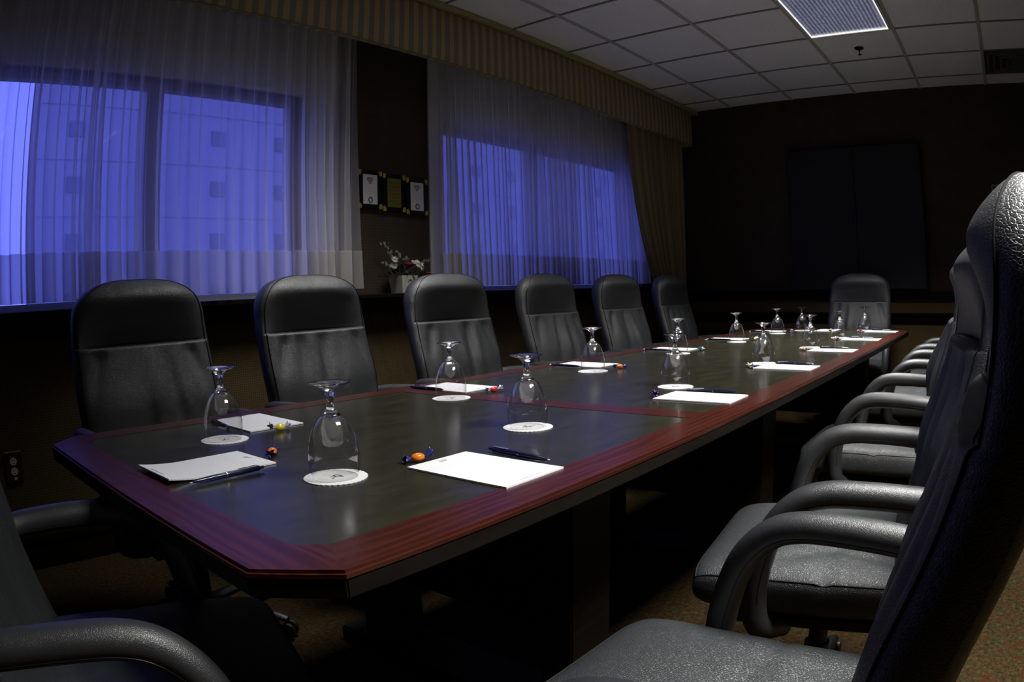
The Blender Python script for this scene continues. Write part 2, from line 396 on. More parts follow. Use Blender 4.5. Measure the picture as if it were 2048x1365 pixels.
# windows: frame, mullion, pane
M_frame = simple('window_frame_paint', (.30, .29, .27), .5)
for wi, (x0, x1) in enumerate(WIN):
    mull = 1.19 if wi == 0 else 4.02
    fb = MB(); y0, y1 = 3.07, 3.13
    fb.box((x0, y0, WZ0), (x1, y1, WZ0+.03)); fb.box((x0, y0, WZ1-.035), (x1, y1, WZ1))
    fb.box((x0, y0, WZ0+.03), (x0+.035, y1, WZ1-.035)); fb.box((x1-.035, y0, WZ0+.03), (x1, y1, WZ1-.035))
    fb.box((mull-.045, y0, WZ0+.03), (mull+.045, y1, WZ1-.035))
    w = struct('window_%d' % (wi+1), fb, M_frame, smooth=False)
    for a, b in ((x0+.035, mull-.045), (mull+.045, x1-.035)):
        MB().box((a, 3.098, WZ0+.03), (b, 3.102, WZ1-.035)).obj('pane', M_pane, w, smooth=False)
    MB().box((x0, 3.0, WZ0), (x1, 3.07, WZ0+.012)).obj('sill', simple('white_sill_paint', (.6, .6, .58), .4), w, smooth=False)

# ------------------------------------------------------------------ ceiling lights
def lens_mat():
    m, nt, p = mat('prismatic_lens'); c = coords(nt)
    w = N(nt, 'ShaderNodeTexWave', bands_direction='X', i_Scale=26.0); w.inputs['Distortion'].default_value = .4; nt.links.new(c, w.inputs['Vector'])
    w2 = N(nt, 'ShaderNodeTexWave', bands_direction='Y', i_Scale=12.0); w2.inputs['Distortion'].default_value = .4; nt.links.new(c, w2.inputs['Vector'])
    ad = N(nt, 'ShaderNodeMath', operation='ADD'); nt.links.new(w2.outputs[1], ad.inputs[0]); wm = N(nt, 'ShaderNodeMath', operation='MULTIPLY', i_1=.35); nt.links.new(w.outputs[1], wm.inputs[0]); nt.links.new(wm.outputs[0], ad.inputs[1])
    n = N(nt, 'ShaderNodeTexNoise', i_Scale=55.0, i_Detail=4.0); nt.links.new(c, n.inputs['Vector'])
    # the tubes' light gathers along the lens rim
    sx = N(nt, 'ShaderNodeSeparateXYZ'); nt.links.new(c, sx.inputs[0])
    ax = N(nt, 'ShaderNodeMath', operation='ABSOLUTE'); nt.links.new(sx.outputs[0], ax.inputs[0])
    ay = N(nt, 'ShaderNodeMath', operation='ABSOLUTE'); nt.links.new(sx.outputs[1], ay.inputs[0])
    rx = N(nt, 'ShaderNodeMapRange', i_1=.49, i_2=.578, i_3=0.0, i_4=1.0); nt.links.new(ax.outputs[0], rx.inputs[0])
    ry = N(nt, 'ShaderNodeMapRange', i_1=.252, i_2=.277, i_3=0.0, i_4=1.0); nt.links.new(ay.outputs[0], ry.inputs[0])
    mxx = N(nt, 'ShaderNodeMath', operation='MAXIMUM'); nt.links.new(rx.outputs[0], mxx.inputs[0]); nt.links.new(ry.outputs[0], mxx.inputs[1])
    pw = N(nt, 'ShaderNodeMath', operation='POWER', i_1=3.0); nt.links.new(mxx.outputs[0], pw.inputs[0])
    st = N(nt, 'ShaderNodeMath', operation='MULTIPLY_ADD', i_1=.34, i_2=.06); nt.links.new(ad.outputs[0], st.inputs[0])
    sn = N(nt, 'ShaderNodeMath', operation='MULTIPLY'); nt.links.new(st.outputs[0], sn.inputs[0]); nt.links.new(n.outputs[0], sn.inputs[1])
    s2 = N(nt, 'ShaderNodeMath', operation='MULTIPLY_ADD', i_1=1.4); nt.links.new(pw.outputs[0], s2.inputs[0]); nt.links.new(sn.outputs[0], s2.inputs[2])
    cr = ramp(nt, pw.outputs[0], [(0, (.62, .66, 1)), (.4, (1, .98, .93))])
    p.inputs['Base Color'].default_value = (.12, .12, .16, 1); p.inputs['Roughness'].default_value = .25
    nt.links.new(cr, p.inputs['Emission Color']); nt.links.new(s2.outputs[0], p.inputs['Emission Strength'])
    bump(nt, p, ad.outputs[0], .5, .003); return m
M_lens = lens_mat()
LL = ['white recessed ceiling light over the window-side chairs', 'white recessed ceiling light over the right-hand chairs', 'recessed fluorescent ceiling light with ribbed lens at the top of the photo']
for (cx, cy, watts, beam, turn), lb in zip(FIXTURES, LL):
    t = thing('ceiling_light', lb, 'ceiling light', (cx, cy, CEIL), turn)
    fb = MB()
    for a, b in (((-.598, -.296), (.598, -.278)), ((-.598, .278), (.598, .296)), ((-.598, -.278), (-.58, .278)), ((.58, -.278), (.598, .278))):
        fb.box((*a, -.010), (*b, .004))
    fb.obj('light_frame', simple('white_enamel', (.55, .55, .50), .35), t, smooth=False)
    MB().box((-.58, -.278, -.004), (.58, .278, .002)).obj('prismatic_lens', M_lens, t, smooth=False)
    l = bpy.data.lights.new('ceiling_lamp', 'AREA'); l.shape = 'RECTANGLE'; l.size = 1.10; l.size_y = .52; l.energy = watts
    l.spread = math.radians(beam); l.color = (1, .985, .96)
    lo = bpy.data.objects.new('ceiling_lamp', l); COL.objects.link(lo); lo.parent = t; lo.location = (0, 0, -.012)

# vent and sprinkler
t = thing('ceiling_vent', 'dark grey air vent grille in the ceiling, at the right edge', 'vent', (5.479, -.423, CEIL))
MB().box((-.292, -.292, -.002), (.292, .292, .004)).obj('vent_backing', simple('vent_dark', (.03, .032, .03), .6), t, smooth=False)
for k in range(5):
    q = .27-.055*k; b = MB()
    for (a, c) in (((-q, -q), (q, -q+.012)), ((-q, q-.012), (q, q)), ((-q, -q), (-q+.012, q)), ((q-.012, -q), (q, q))): b.box((*a, -.012), (*c, -.003))
    b.obj('vent_louver', simple('vent_grey', (.12, .125, .115), .5), t, smooth=False)
t = thing('fire_sprinkler', 'small metal sprinkler head hanging from the ceiling tile beyond the light', 'sprinkler', (4.894, .808, CEIL))
MB().lathe([(.0, .005), (.036, .005), (.034, -.004), (.016, -.010), (0, -.010)], 24).obj('escutcheon', M_steel, t)
b = MB().tube([(0, 0, -.008), (0, 0, -.022)], .008, 10); b.tube([(-.007, 0, -.02), (-.012, 0, -.034), (0, 0, -.046)], .002, 6); b.tube([(.007, 0, -.02), (.012, 0, -.034), (0, 0, -.046)], .002, 6)
b.obj('sprinkler_body', M_steel, t)
MB().lathe([(0, -.046), (.016, -.047), (.016, -.049), (0, -.049)], 16).obj('deflector', M_steel, t)

# ------------------------------------------------------------------ curtains
def sheer(name, x0, x1, ztop, label, seed, per, amp, xs_bot=None, fab=None):
    rnd = random.Random(seed); n = int((x1-x0)/per*14); ph = [rnd.uniform(0, 6.28) for _ in range(6)]
    zb, zh = 1.104, 1.297
    # irregular pleat phase
    knots = [0]; 
    while knots[-1] < 400: knots.append(knots[-1] + rnd.uniform(.55, 1.5))
    def phase(s):
        q = s/per; i = 0
        # cumulative irregular phase
        lo = int(q*.6)
        while lo+1 < len(knots) and knots[lo+1] < q: lo += 1
        return (lo + (q-knots[lo])/(knots[lo+1]-knots[lo]))*2*PI
    def pos(s, z, off=0):
        h = (ztop-z)/(ztop-zb)
        p_ = phase(s - x0 + .012*h*math.sin(3*s+ph[0]))
        a = amp*(.65+.5*h)*(.7+.3*math.sin(5.1*s+ph[1]))
        y = 2.865 + a*math.sin(p_) + .25*a*math.sin(2.3*p_+ph[2]+.6*h) + .006*math.sin(9*s+ph[3]+2*h)
        x = s + .50*a*math.sin(2*p_+ph[4]) + .01*h*math.sin(4*s+ph[5])
        if xs_bot:
            x += xs_bot*h**2*max(0, (s-(x0+x1)/2)/((x1-x0)/2))
        return (x, y-off, z)
    t = thing(name, label, 'curtain', (x0, 2.865, zb))
    nz = 14
    b = MB().grid(n, nz, lambda i, j: tuple(Vector(pos(x0+(x1-x0)*i/(n-1), zb+(ztop-zb)*j/(nz-1)))-Vector((x0, 2.865, zb))))
    b.obj('sheer_fabric', fab or M_sheer, t, ang=180)
    b = MB().grid(n, 4, lambda i, j: tuple(Vector(pos(x0+(x1-x0)*i/(n-1), zb+(zh-zb)*j/3, .003))-Vector((x0, 2.865, zb))))
    b.obj('hem', M_hem, t, ang=180)
    MB().tube([(-.02, .02, ztop-zb+.01), (x1-x0+.02, .02, ztop-zb+.01)], .012, 8).obj('curtain_rod', M_steel, t)
sheer('sheer_curtain', -.75, 2.245, 2.62, 'wide white sheer curtain over the left window, glowing blue', 3, .078, .030)
sheer('sheer_curtain', 2.865, 5.24, 2.62, 'white sheer curtain over the right window, beside the striped drape', 8, .056, .034, .06, M_sheer_dense)

def drape():
    t = thing('striped_drape', 'gold and taupe striped drape tied back at the far window corner', 'curtain', (5.4, 2.8, LEDGE))
    rnd = random.Random(5); n = 150; nz = 46; ztop, zb = 2.60, 1.08
    me = MB(); uvs = []
    def fn(i, j):
        s = i/(n-1); z = zb+(ztop-zb)*j/(nz-1); h = (ztop-z)/(ztop-zb)
        left = 4.90 + .10*h**1.5 + .33*h**2.6; right = 5.93
        x = left+(right-left)*s
        a = .020*(1-.25*h)
        p_ = s*2*PI*9.5+.8*math.sin(3*s*PI)+h*.5
        y = 2.775 + a*math.sin(p_) + .008*math.sin(2.1*p_+1) + .03*h
        uvs.append((s*1.9, h))
        return (x+.3*a*math.sin(2*p_)-5.4, y-2.8, z-LEDGE)
    me.grid(n, nz, fn); o = me.obj('drape_fabric', M_drape, t, ang=180)
    uv = o.data.uv_layers.new(name='UVMap')
    for lp in o.data.loops: uv.data[lp.index].uv = uvs[lp.vertex_index]
    md = o.modifiers.new('thickness', 'SOLIDIFY'); md.thickness = .004
drape()
# valance: padded striped cornice
t = thing('valance', 'long striped fabric valance running along the top of both windows', 'valance', (2.6, 2.70, 2.375))
b = MB(); n = 300
def vf(i, j):
    ang = [(0, 0), (-.012, .006), (-.015, .02), (-.018, .16), (-.016, .315), (-.008, .328), (0, .330)]
    x = XW0+.02+(5.95-XW0-.02)*i/(n-1)
    y, z = ang[j]
    return (x-2.6, y + .0012*math.sin(x*2*PI/.07) - .002, z)
b.grid(n, 7, vf); L = 5.95-2.6; X0 = XW0+.02-2.6
b.box((X0, 0, .0), (L, .012, .330)); b.box((L-.012, .012, 0), (L, .295, .330)); b.box((X0, .012, .315), (L-.012, .295, .330))
b.obj('valance_board', M_valance, t, ang=60)
MB().tube([(X0, -.014, 0), (L, -.014, 0)], .005, 8).obj('bottom_cord', simple('gold_cord', (.22, .16, .07), .6), t)
MB().tube([(X0, -.014, .328), (L, -.014, .328)], .004, 8).obj('top_cord', simple('gold_cord', (.22, .16, .07), .6), t)

# ------------------------------------------------------------------ table
TX0, TX1, TY0, TY1 = .352, 5.08, .610, 1.782; TZ = .75
def octo(x0, x1, y0, y1, c): return [(x0, y0+c), (x0+c, y0), (x1-c, y0), (x1, y0+c), (x1, y1-c), (x1-c, y1), (x0+c, y1), (x0, y1-c)]
table = thing('conference_table', 'long mahogany conference table with dark inlaid top and clipped corners', 'table', (2.7, 1.2, 0))
OFF = Vector((2.7, 1.2, 0))
def toff(mb): mb.v = [(x-2.7, y-1.2, z) for x, y, z in mb.v]; return mb
outer = octo(TX0, TX1, TY0, TY1, .083); B_ = .088
inner = octo(TX0+B_, TX1-B_, TY0+B_, TY1-B_, .036)
def border_piece(idx):
    j = (idx+1) % 8; return [outer[idx], outer[j], inner[j], inner[idx]]
edge = MB().prism(octo(TX0+.001, TX1-.001, TY0+.001, TY1-.001, .083), TZ-.036, TZ-.0105)
toff(edge).obj('table_top_slab', M_darkwood, table, smooth=False, bevel=.002)
names = ['corner', 'side', 'corner', 'end', 'corner', 'side', 'corner', 'end']
for i_ in range(8):
    q = border_piece(i_); mb = MB().prism(q, TZ-.010, TZ)
    toff(mb).obj('wood_border', M_wood if names[i_] in ('side',) else M_wood_end, table, smooth=True, bevel=.0045, segs=4, ang=60, pick=lambda e, q=q: all(v.co.z > TZ-.001 and min((v.co-Vector((p[0]-2.7, p[1]-1.2, TZ))).length for p in q[:2]) < .001 for v in e.verts))
bx0, bx1 = 1.488, 1.572
toff(MB().box((bx0, TY0+B_, TZ-.006), (bx1, TY1-B_, TZ))).obj('cross_band', M_wood_end, table, smooth=False, bevel=.0008)
i0 = [(TX0+B_, TY0+B_+.036), (TX0+B_+.036, TY0+B_), (bx0, TY0+B_), (bx0, TY1-B_), (TX0+B_+.036, TY1-B_), (TX0+B_, TY1-B_-.036)]
toff(MB().prism(i0, TZ-.006, TZ-.0008)).obj('inlay_panel', M_inlay, table, smooth=False)
i1 = [(bx1, TY0+B_), (TX1-B_-.036, TY0+B_), (TX1-B_, TY0+B_+.036), (TX1-B_, TY1-B_-.036), (TX1-B_-.036, TY1-B_), (bx1, TY1-B_)]
toff(MB().prism(i1, TZ-.006, TZ-.0008)).obj('inlay_panel', M_inlay, table, smooth=False)
toff(MB().prism(octo(TX0+.09, TX1-.09, TY0+.09, TY1-.09, .05), .685, TZ-.034)).obj('apron', M_darkwood, table, smooth=False)
for x in (1.25, 2.45, 4.45):
    for y in (.865, 1.527):
        toff(MB().box((x-.08, y-.045, .02), (x+.08, y+.045, .685))).obj('table_leg', M_darkwood, table, smooth=False, bevel=.004)
    toff(MB().box((x-.09, .70, 0), (x+.09, 1.69, .045))).obj('foot_rail', M_darkwood, table, smooth=False, bevel=.006)
    toff(MB().box((x-.02, .91, .25), (x+.02, 1.482, .685))).obj('cross_panel', M_darkwood, table, smooth=False)

# ------------------------------------------------------------------ chairs
def chair_parts(seed, root):
    R_ = random.Random(seed)
    # ---- backrest
    zs = [.375]
    while zs[-1] < .905: zs.append(zs[-1]+.016)
    zs += [.915+.0035*k for k in range(12)]
    while zs[-1] < 1.085: zs.append(zs[-1]+.013)
    zb_, zt = zs[-1], 1.157
    zs += [zb_+(zt-zb_)*math.sin(PI/2*k/16) for k in range(1, 17)]
    Wt = [(.37, .215), (.46, .240), (.60, .262), (.78, .270), (.95, .264), (1.02, .258)]
    Fr = [(.37, -.125), (.45, -.145), (.55, -.178), (.65, -.205), (.75, -.223), (.85, -.252), (.92, -.270), (.98, -.281), (1.04, -.288), (1.10, -.293), (1.16, -.300)]
    folds = [(R_.uniform(-.12, .12), R_.uniform(-.35, .35), R_.uniform(.010, .022), R_.choice((-1, 1))*R_.uniform(.003, .0065), R_.uniform(.66, .84)) for _ in range(6)]
    folds += [(-.17, -.5, .02, -.006, .88), (.17, .5, .02, -.006, .88)]
    headw = [(R_.uniform(-.1, .1), R_.uniform(.006, .012)) for _ in range(3)]
    def prof(z):
        w = lerp(z, Wt)
        if z > .985: w = .260*(max(0, 1-((z-.985)/(1.1575-.985))**2.9))**(1/2.9)
        T = .050 + .006*gau(z-1.02, .1)
        th = T if z < 1.085 else T*math.sqrt(max(0, 1-((z-1.085)/(1.1575-1.085))**2))
        return w, th, cr_(z, Fr) - T
    NF, NB = 44, 16
    def pt(z, q, front):
        w, th, yc = prof(z)
        s = math.sin(q); y = th*(max(0, 1-abs(s)**5.5))**(1/3.2); x = w*s
        if front:
            m = max(0, 1-abs(s)**6); mc = max(0, 1-abs(s)**3.2)**1.3
            if z > .932: y -= mc*.052*math.exp(-((z-.932)/.078)**1.6)*min(1, (z-.932)/.004) - mc*.020*gau(z-1.095, .042)*min(1, th/.03)
            y -= m*.003*gau(z-.934, .005)
            y += m*.012*gau(z-.72, .15)*(1-.5*s*s)
            if z < .93:
                e = min(1, (.932-z)/.03)
                for x0, sl, sg, am, zc in folds: y += 2.3*e*m*am*gau(x-x0-sl*(.93-z)*.6, sg*(1+1.2*(.93-z)))*gau(z-zc, .13)
            else:
                for x0, sg in headw: y -= m*.0016*gau(x-x0, sg)*gau(z-1.13, .04)
            return (x, yc+y, z)
        return (x, yc-y*.95, z)
    qs = [(-PI/2+PI*k/NF, True) for k in range(NF)] + [(PI/2-PI*k/NB, False) for k in range(NB)]
    b = MB().grid(len(qs), len(zs), lambda i, j: pt(zs[j], *qs[i]), wrap=True)
    b.f.append(tuple(range(len(qs)))[::-1])
    back = b.obj('backrest', M_leather, root, ang=75)
    # piping along the front edge, and the side gusset
    q0 = math.asin(.93); path = []
    zz = [z for z in zs if z > .44]
    for z in zz: path.append(Vector(pt(z, -q0, True))+Vector((-.0005, .0015, 0)))
    for z in reversed(zz): path.append(Vector(pt(z, q0, True))+Vector((.0005, .0015, 0)))
    MB().tube(path[::1], .0016, 6).obj('piping', M_thread, back)
    cr = [Vector(pt(.934, -q0+2*q0*k/30, True))+Vector((0, .001, 0)) for k in range(31)]
    MB().tube(cr, .0015, 6).obj('headrest_seam', M_thread, back)
    # ---- seat cushion
    nu = nv = 46; cy = .022; hx, hy = .262, .252; z0 = .438
    wr = [(R_.uniform(-.15, .15), R_.uniform(-.15, .02), R_.uniform(0, PI), R_.uniform(.012, .02), R_.uniform(-.0075, -.003)) for _ in range(8)]
    def sp(a, c_, top):
        x = hx*a*math.sqrt(1-.10*c_**8); y = hy*c_*math.sqrt(1-.10*a**8)
        e = (max(0, 1-abs(a)**9)*max(0, 1-abs(c_)**9))**(1/3.6)
        z = z0 + (.052*e if top else -.05*e)
        if top:
            z += .014*(1-a*a)*(1-c_*c_) - .007*gau(y+.035, .009)
            z -= .006*max(0, c_-.6)
            for px, py, an, sg, am in wr:
                d = (x-px)*math.sin(an)-(y-py)*math.cos(an); l = (x-px)*math.cos(an)+(y-py)*math.sin(an)
                z += am*gau(d, sg)*gau(l, .07)
        return (x, cy+y, z)
    A_ = [math.sin(-PI/2+PI*k/(nu-1)) for k in range(nu)]
    b = MB().grid(nu, nv, lambda i, j: sp(A_[i], A_[j], True)); b.grid(nu, nv, lambda i, j: sp(A_[i], A_[j], False))
    bmv = b.obj('seat', M_leather, root, ang=75)
    bm = bmesh.new(); bm.from_mesh(bmv.data); bmesh.ops.remove_doubles(bm, verts=bm.verts, dist=.0004); bmesh.ops.recalc_face_normals(bm, faces=bm.faces); bm.to_mesh(bmv.data); bm.free()
    c0 = -.035/hy
    MB().tube([Vector(sp(-.985+1.97*k/30, c0, True))+Vector((0, 0, -.0004)) for k in range(31)], .0024, 6).obj('cross_seam', M_thread, bmv)
    e_ = .972; ring = [(-e_+2*e_*k/24, -e_) for k in range(24)] + [(e_, -e_+2*e_*k/24) for k in range(24)] + [(e_-2*e_*k/24, e_) for k in range(24)] + [(-e_, e_-2*e_*k/24) for k in range(24)]
    MB().tube([Vector(sp(a, c_, True))+Vector((0, 0, .0006)) for a, c_ in ring], .0017, 6, closed=True).obj('seat_piping', M_thread, bmv)
    # ---- armrests: padded loops
    for s in (-1, 1):
        cl = spline([(s*.262, -.262, .655), (s*.283, -.20, .664), (s*.287, -.10, .671), (s*.287, -.01, .670), (s*.287, .046, .650), (s*.286, .091, .598), (s*.284, .115, .52), (s*.280, .122, .44), (s*.266, .108, .375), (s*.19, .07, .345)], 7)
        b = MB().tube(cl, [(.0265, .0285)]*len(cl), 18, up=(0, 0, 1)); a_ = b.obj('armrest', M_armpad, root, ang=60)
        inn = [Vector((p.x, p.y, p.z)) for p in cl[6:50]]
        st = []
        for k, p in enumerate(inn):
            t_ = (inn[min(k+1, len(inn)-1)]-inn[max(k-1, 0)]).normalized(); nrm = Vector((0, -t_.z, t_.y)); nrm = nrm if nrm.z > 0 or t_.z < -.9 else nrm
            st.append(p - Vector((0, t_.z*-1, t_.y*1))*.0125 + Vector((-s*.0255 if False else .0252*1, 0, 0)))
        MB().tube(st, .0011, 5).obj('arm_piping', M_thread, a_)
        st2 = [v - Vector((.0504, 0, 0)) for v in st]
        MB().tube(st2, .0011, 5).obj('arm_piping', M_thread, a_)
    # ---- underside
    MB().box((-.21, -.19, .345), (.21, .20, .378)).obj('seat_pan', M_plastic, root, smooth=False, bevel=.008)
    b = MB().box((-.03, -.17, .33), (.03, .05, .346)); b.tube([(0, -.16, .34), (0, -.245, .36), (0, -.262, .43)], [(.012, .03)]*3, 10); b.obj('back_bracket', M_plastic, root)
    MB().lathe([(0, .075), (.032, .075), (.032, .21), (.024, .215), (.024, .345), (0, .345)], 20).obj('gas_column', M_plastic, root)
    a0 = R_.uniform(0, 1.2)
    MB().lathe([(0, .068), (.045, .068), (.048, .085), (.040, .115), (0, .118)], 20).obj('hub', M_plastic, root)
    for k in range(5):
        a = a0+k*2*PI/5; d = Vector((math.cos(a), math.sin(a), 0))
        leg = MB().tube([d*.03+Vector((0, 0, .095)), d*.16+Vector((0, 0, .090)), d*.27+Vector((0, 0, .074)), d*.300+Vector((0, 0, .066))], [(.020, .026), (.016, .022), (.012, .018), (.009, .015)], 10, up=(0, 0, 1)).obj('base_leg', M_plastic, root)
        cs = MB(); w = Vector((-d.y, d.x, 0)); cpt = d*.300+Vector((0, 0, .027))
        for sd in (-1, 1): cs.tube([cpt+w*sd*.006, cpt+w*sd*.009, cpt+w*sd*.021, cpt+w*sd*.024], [.022, .027, .027, .020], 16)
        cs.tube([cpt, cpt+Vector((0, 0, .045))], .006, 8); cs.obj('caster', M_plastic, leg)

def chair(x, y, rz, seed, label, group, like=None):
    if like: return dup(like, (x, y, 0), rz, label, group)
    t = thing('leather_chair', label, 'chair', (x, y, 0), rz, group); chair_parts(seed, t); return t
GL, GR = 'high-backed chairs along the window side', 'high-backed chairs along the right side'
LEFTX = [.86, 1.63, 2.41, 3.22, 3.98, 4.78]
LTXT = ['black leather chair on the window side nearest the camera, before the left window',
        'black leather chair, second from the near end on the window side',
        'black leather chair on the window side right of the flower arrangement',
        'black leather chair, fourth from the near end on the window side',
        'black leather chair on the window side, second from the far end, before the right window',
        'black leather chair on the window side farthest away, in front of the striped drape']
L_ = []
for i, x in enumerate(LEFTX): L_.append(chair(x, 2.05, PI + (.03 if i % 2 else -.02), 11+i, LTXT[i], GL))
RPOS = [(.775, .300, .0), (1.54, .350, .15), (2.69, .438, .03), (3.87, .435, .04), (4.90, .450, -.03)]
RTXT = ['black leather chair closest to the camera, tall back cropped by the right edge',
        'black leather chair second from the camera on the right side',
        'black leather chair in the middle of the right-hand row',
        'black leather chair second from the far end of the right-hand row, mostly hidden',
        'black leather chair farthest along the right-hand row, only its arms showing']
R0 = []
for i, (x, y, a) in enumerate(RPOS): R0.append(chair(x, y, a, 31+i, RTXT[i], GR) if i < 3 else chair(x, y, a, 0, RTXT[i], GR, R0[i-3]))
chair(5.375, 1.11, PI/2, 51, 'black leather chair at the far head of the table, facing the camera', 'chairs at the table ends')
chair(.30, 1.047, -PI/2-.34, 52, 'black leather chair at the near table end, cropped by the bottom left corner', 'chairs at the table ends')

# ------------------------------------------------------------------ goblets and coasters
def make_goblet(label):
    t = thing('upturned_goblet', label, 'glass')
    bowl = [(.0165, .1065), (.019, .1045), (.0255, .0985), (.0325, .087), (.0385, .0725), (.0430, .056), (.0455, .039), (.0452, .022), (.0425, .008), (.0405, .0022)]
    P = spline([(a, 0, b) for a, b in bowl], 5)
    MB().lathe([(p.x, p.z) for p in P], 48).obj('bowl', M_bowl, t, ang=180)
    # open end caps of the lathe are not wanted on the bowl
    o = [c for c in COL.objects if c.parent == t][0]; bm = bmesh.new(); bm.from_mesh(o.data)
    bmesh.ops.delete(bm, geom=[f_ for f_ in bm.faces if len(f_.verts) > 4], context='FACES'); bm.to_mesh(o.data); bm.free()
    st = spline([(.0, 0, .0985), (.008, 0, .0990), (.0165, 0, .1030), (.0168, 0, .1075), (.0120, 0, .1125), (.0078, 0, .118), (.0062, 0, .126), (.0066, 0, .137), (.0090, 0, .1455), (.0095, 0, .1465)], 4)
    MB().lathe([(max(p.x, 0), p.z) for p in st], 32).obj('stem', M_glass, t, ang=60)
    ft = [(.0095, .1470), (.0145, .1520), (.0235, .1570), (.0350, .1598), (.0365, .1610), (.0360, .1622), (.0330, .1628), (.018, .1622), (.006, .1612), (0, .1610)]
    MB().lathe(ft, 48).obj('foot', M_glass, t, ang=50)
    return t
def make_coaster(label):
    t = thing('scalloped_coaster', label, 'coaster'); n = 36*8; pts = []
    for k in range(n):
        a = 2*PI*k/n; rr = .0548 + .0017*abs(math.sin(18*a)); pts.append((rr*math.cos(a), rr*math.sin(a)))
    MB().prism(pts, 0, .0012).obj('paper_disc', M_doily, t, smooth=False)
    MB().lathe([(.0388, .0012), (.0392, .0017), (.0396, .0017), (.0400, .0012)], 64).obj('embossed_ring', simple('soft_grey_emboss', (.55, .55, .55), .7), t)
    # cursive monogram, one pen stroke
    c = [(-.002, -.012), (.000, -.002), (.001, .008), (.003, .013), (-.006, .012), (-.012, .006), (-.012, .000), (-.006, .000), (.002, .005), (.008, .011), (.010, .014), (.005, .013), (.001, .004), (.002, .000), (.007, -.006), (.013, -.012), (.017, -.012)]
    P = spline([(a*.8, b*.8, .0015) for a, b in c], 6)
    MB().tube(P, [(.0003, .0010)]*len(P), 5, up=(0, 0, 1)).obj('monogram', M_ink, t)
    return t
# x, y, how it stands, monogram turn
GL_POS = [
 (.714, 1.436, 'beside the pad of the nearest window-side chair', PI, 'nearest window-side place'),
 (.688, .968, 'at the near end of the table, tallest in the photo', -PI/2, 'near end place'),
 (1.467, 1.449, 'before the second window-side chair', PI, 'second window-side place'),
 (1.227, .975, 'behind the largest right-hand pad and its pen', 0, 'nearest right-hand place'),
 (2.224, 1.447, 'before the third window-side chair', PI, 'third window-side place'),
 (1.959, .969, 'at the second right-hand place, by an orange candy', 0, 'second right-hand place'),
 (2.985, 1.460, 'before the fourth window-side chair', PI, 'fourth window-side place'),
 (3.735, 1.455, 'before the fifth window-side chair', PI, 'fifth window-side place'),
 (2.690, .930, 'at the third right-hand place, by a yellow candy', 0, 'third right-hand place'),
 (4.500, 1.455, 'before the farthest window-side chair', PI, 'farthest window-side place'),
 (4.850, 1.380, 'at the far head of the table, left of the head chair', PI/2, 'far head place'),
 (3.480, .945, 'at the fourth right-hand place', 0, 'fourth right-hand place'),
 (4.200, .950, 'at the fifth right-hand place, in front of the head chair', 0, 'fifth right-hand place'),
 (4.960, .935, 'at the farthest right-hand place by the table corner', 0, 'farthest right-hand place')]
g0 = c0_ = None
for x, y, tx, a, pl in GL_POS:
    lg = 'clear upturned goblet ' + tx; lc = 'white scalloped paper coaster under the goblet at the ' + pl
    if g0 is None: g0 = make_goblet(lg); c0_ = make_coaster(lc); g, c = g0, c0_; g['group'] = 'upturned goblets on the table'; c['group'] = 'paper coasters under the goblets'
    else: g, c = dup(g0, (0, 0, 0), 0, lg), dup(c0_, (0, 0, 0), 0, lc)
    g.location = (x, y, TZ+.0018); g.rotation_euler = (0, 0, a); c.location = (x, y, TZ-.0003); c.rotation_euler = (0, 0, a+.25*math.sin(7*x))

# ------------------------------------------------------------------ note pads (local: y up the page, facing its reader at -y)
def make_pad(label, curl):
    t = thing('note_pad', label, 'notepad'); hx, hy, th = .0762, .1143, .0028; nx, ny = 10, 16
    def lift(x, y):
        if not curl: return 0
        return curl*max(0, (-y/hy-.15))**2 * .012
    b = MB()
    top = lambda i, j: (-hx+2*hx*i/(nx-1), -hy+2*hy*j/(ny-1), th+lift(0, -hy+2*hy*j/(ny-1)))
    b.grid(nx, ny, top); b.grid(nx, ny, lambda i, j: (lambda v: (v[0], v[1], v[2]-th))(top(i, j)))
    N_ = nx*ny
    per = [i for i in range(nx)] + [j*nx+nx-1 for j in range(1, ny)] + [(ny-1)*nx+i for i in range(nx-2, -1, -1)] + [j*nx for j in range(ny-2, 0, -1)]
    for k in range(len(per)): q, w = per[k], per[(k+1) % len(per)]; b.f.append((q, w, w+N_, q+N_))
    b.obj('paper', M_paper, t, smooth=False)
    h = MB(); rn = random.Random(4)
    for row, (y, n_) in enumerate(((.0985, 9), (.0945, 7), (.0905, 5))):
        x = -.014
        for _ in range(n_):
            w_ = rn.uniform(.001, .003); h.box((x, y, th+.0001), (x+w_, y+.0018, th+.0003)); x += w_+.0009
    h.obj('printed_heading', M_greyink, t, smooth=False)
    h = MB()
    for y in (-.1045, -.1075):
        x = -.030
        while x < .030:
            w_ = rn.uniform(.0015, .004); h.box((x, y, th+lift(0, y)+.0001), (x+w_, y+.0009, th+lift(0, y)+.0005)); x += w_+.0011
    h.obj('printed_footer', M_blueink, t, smooth=False)
    return t
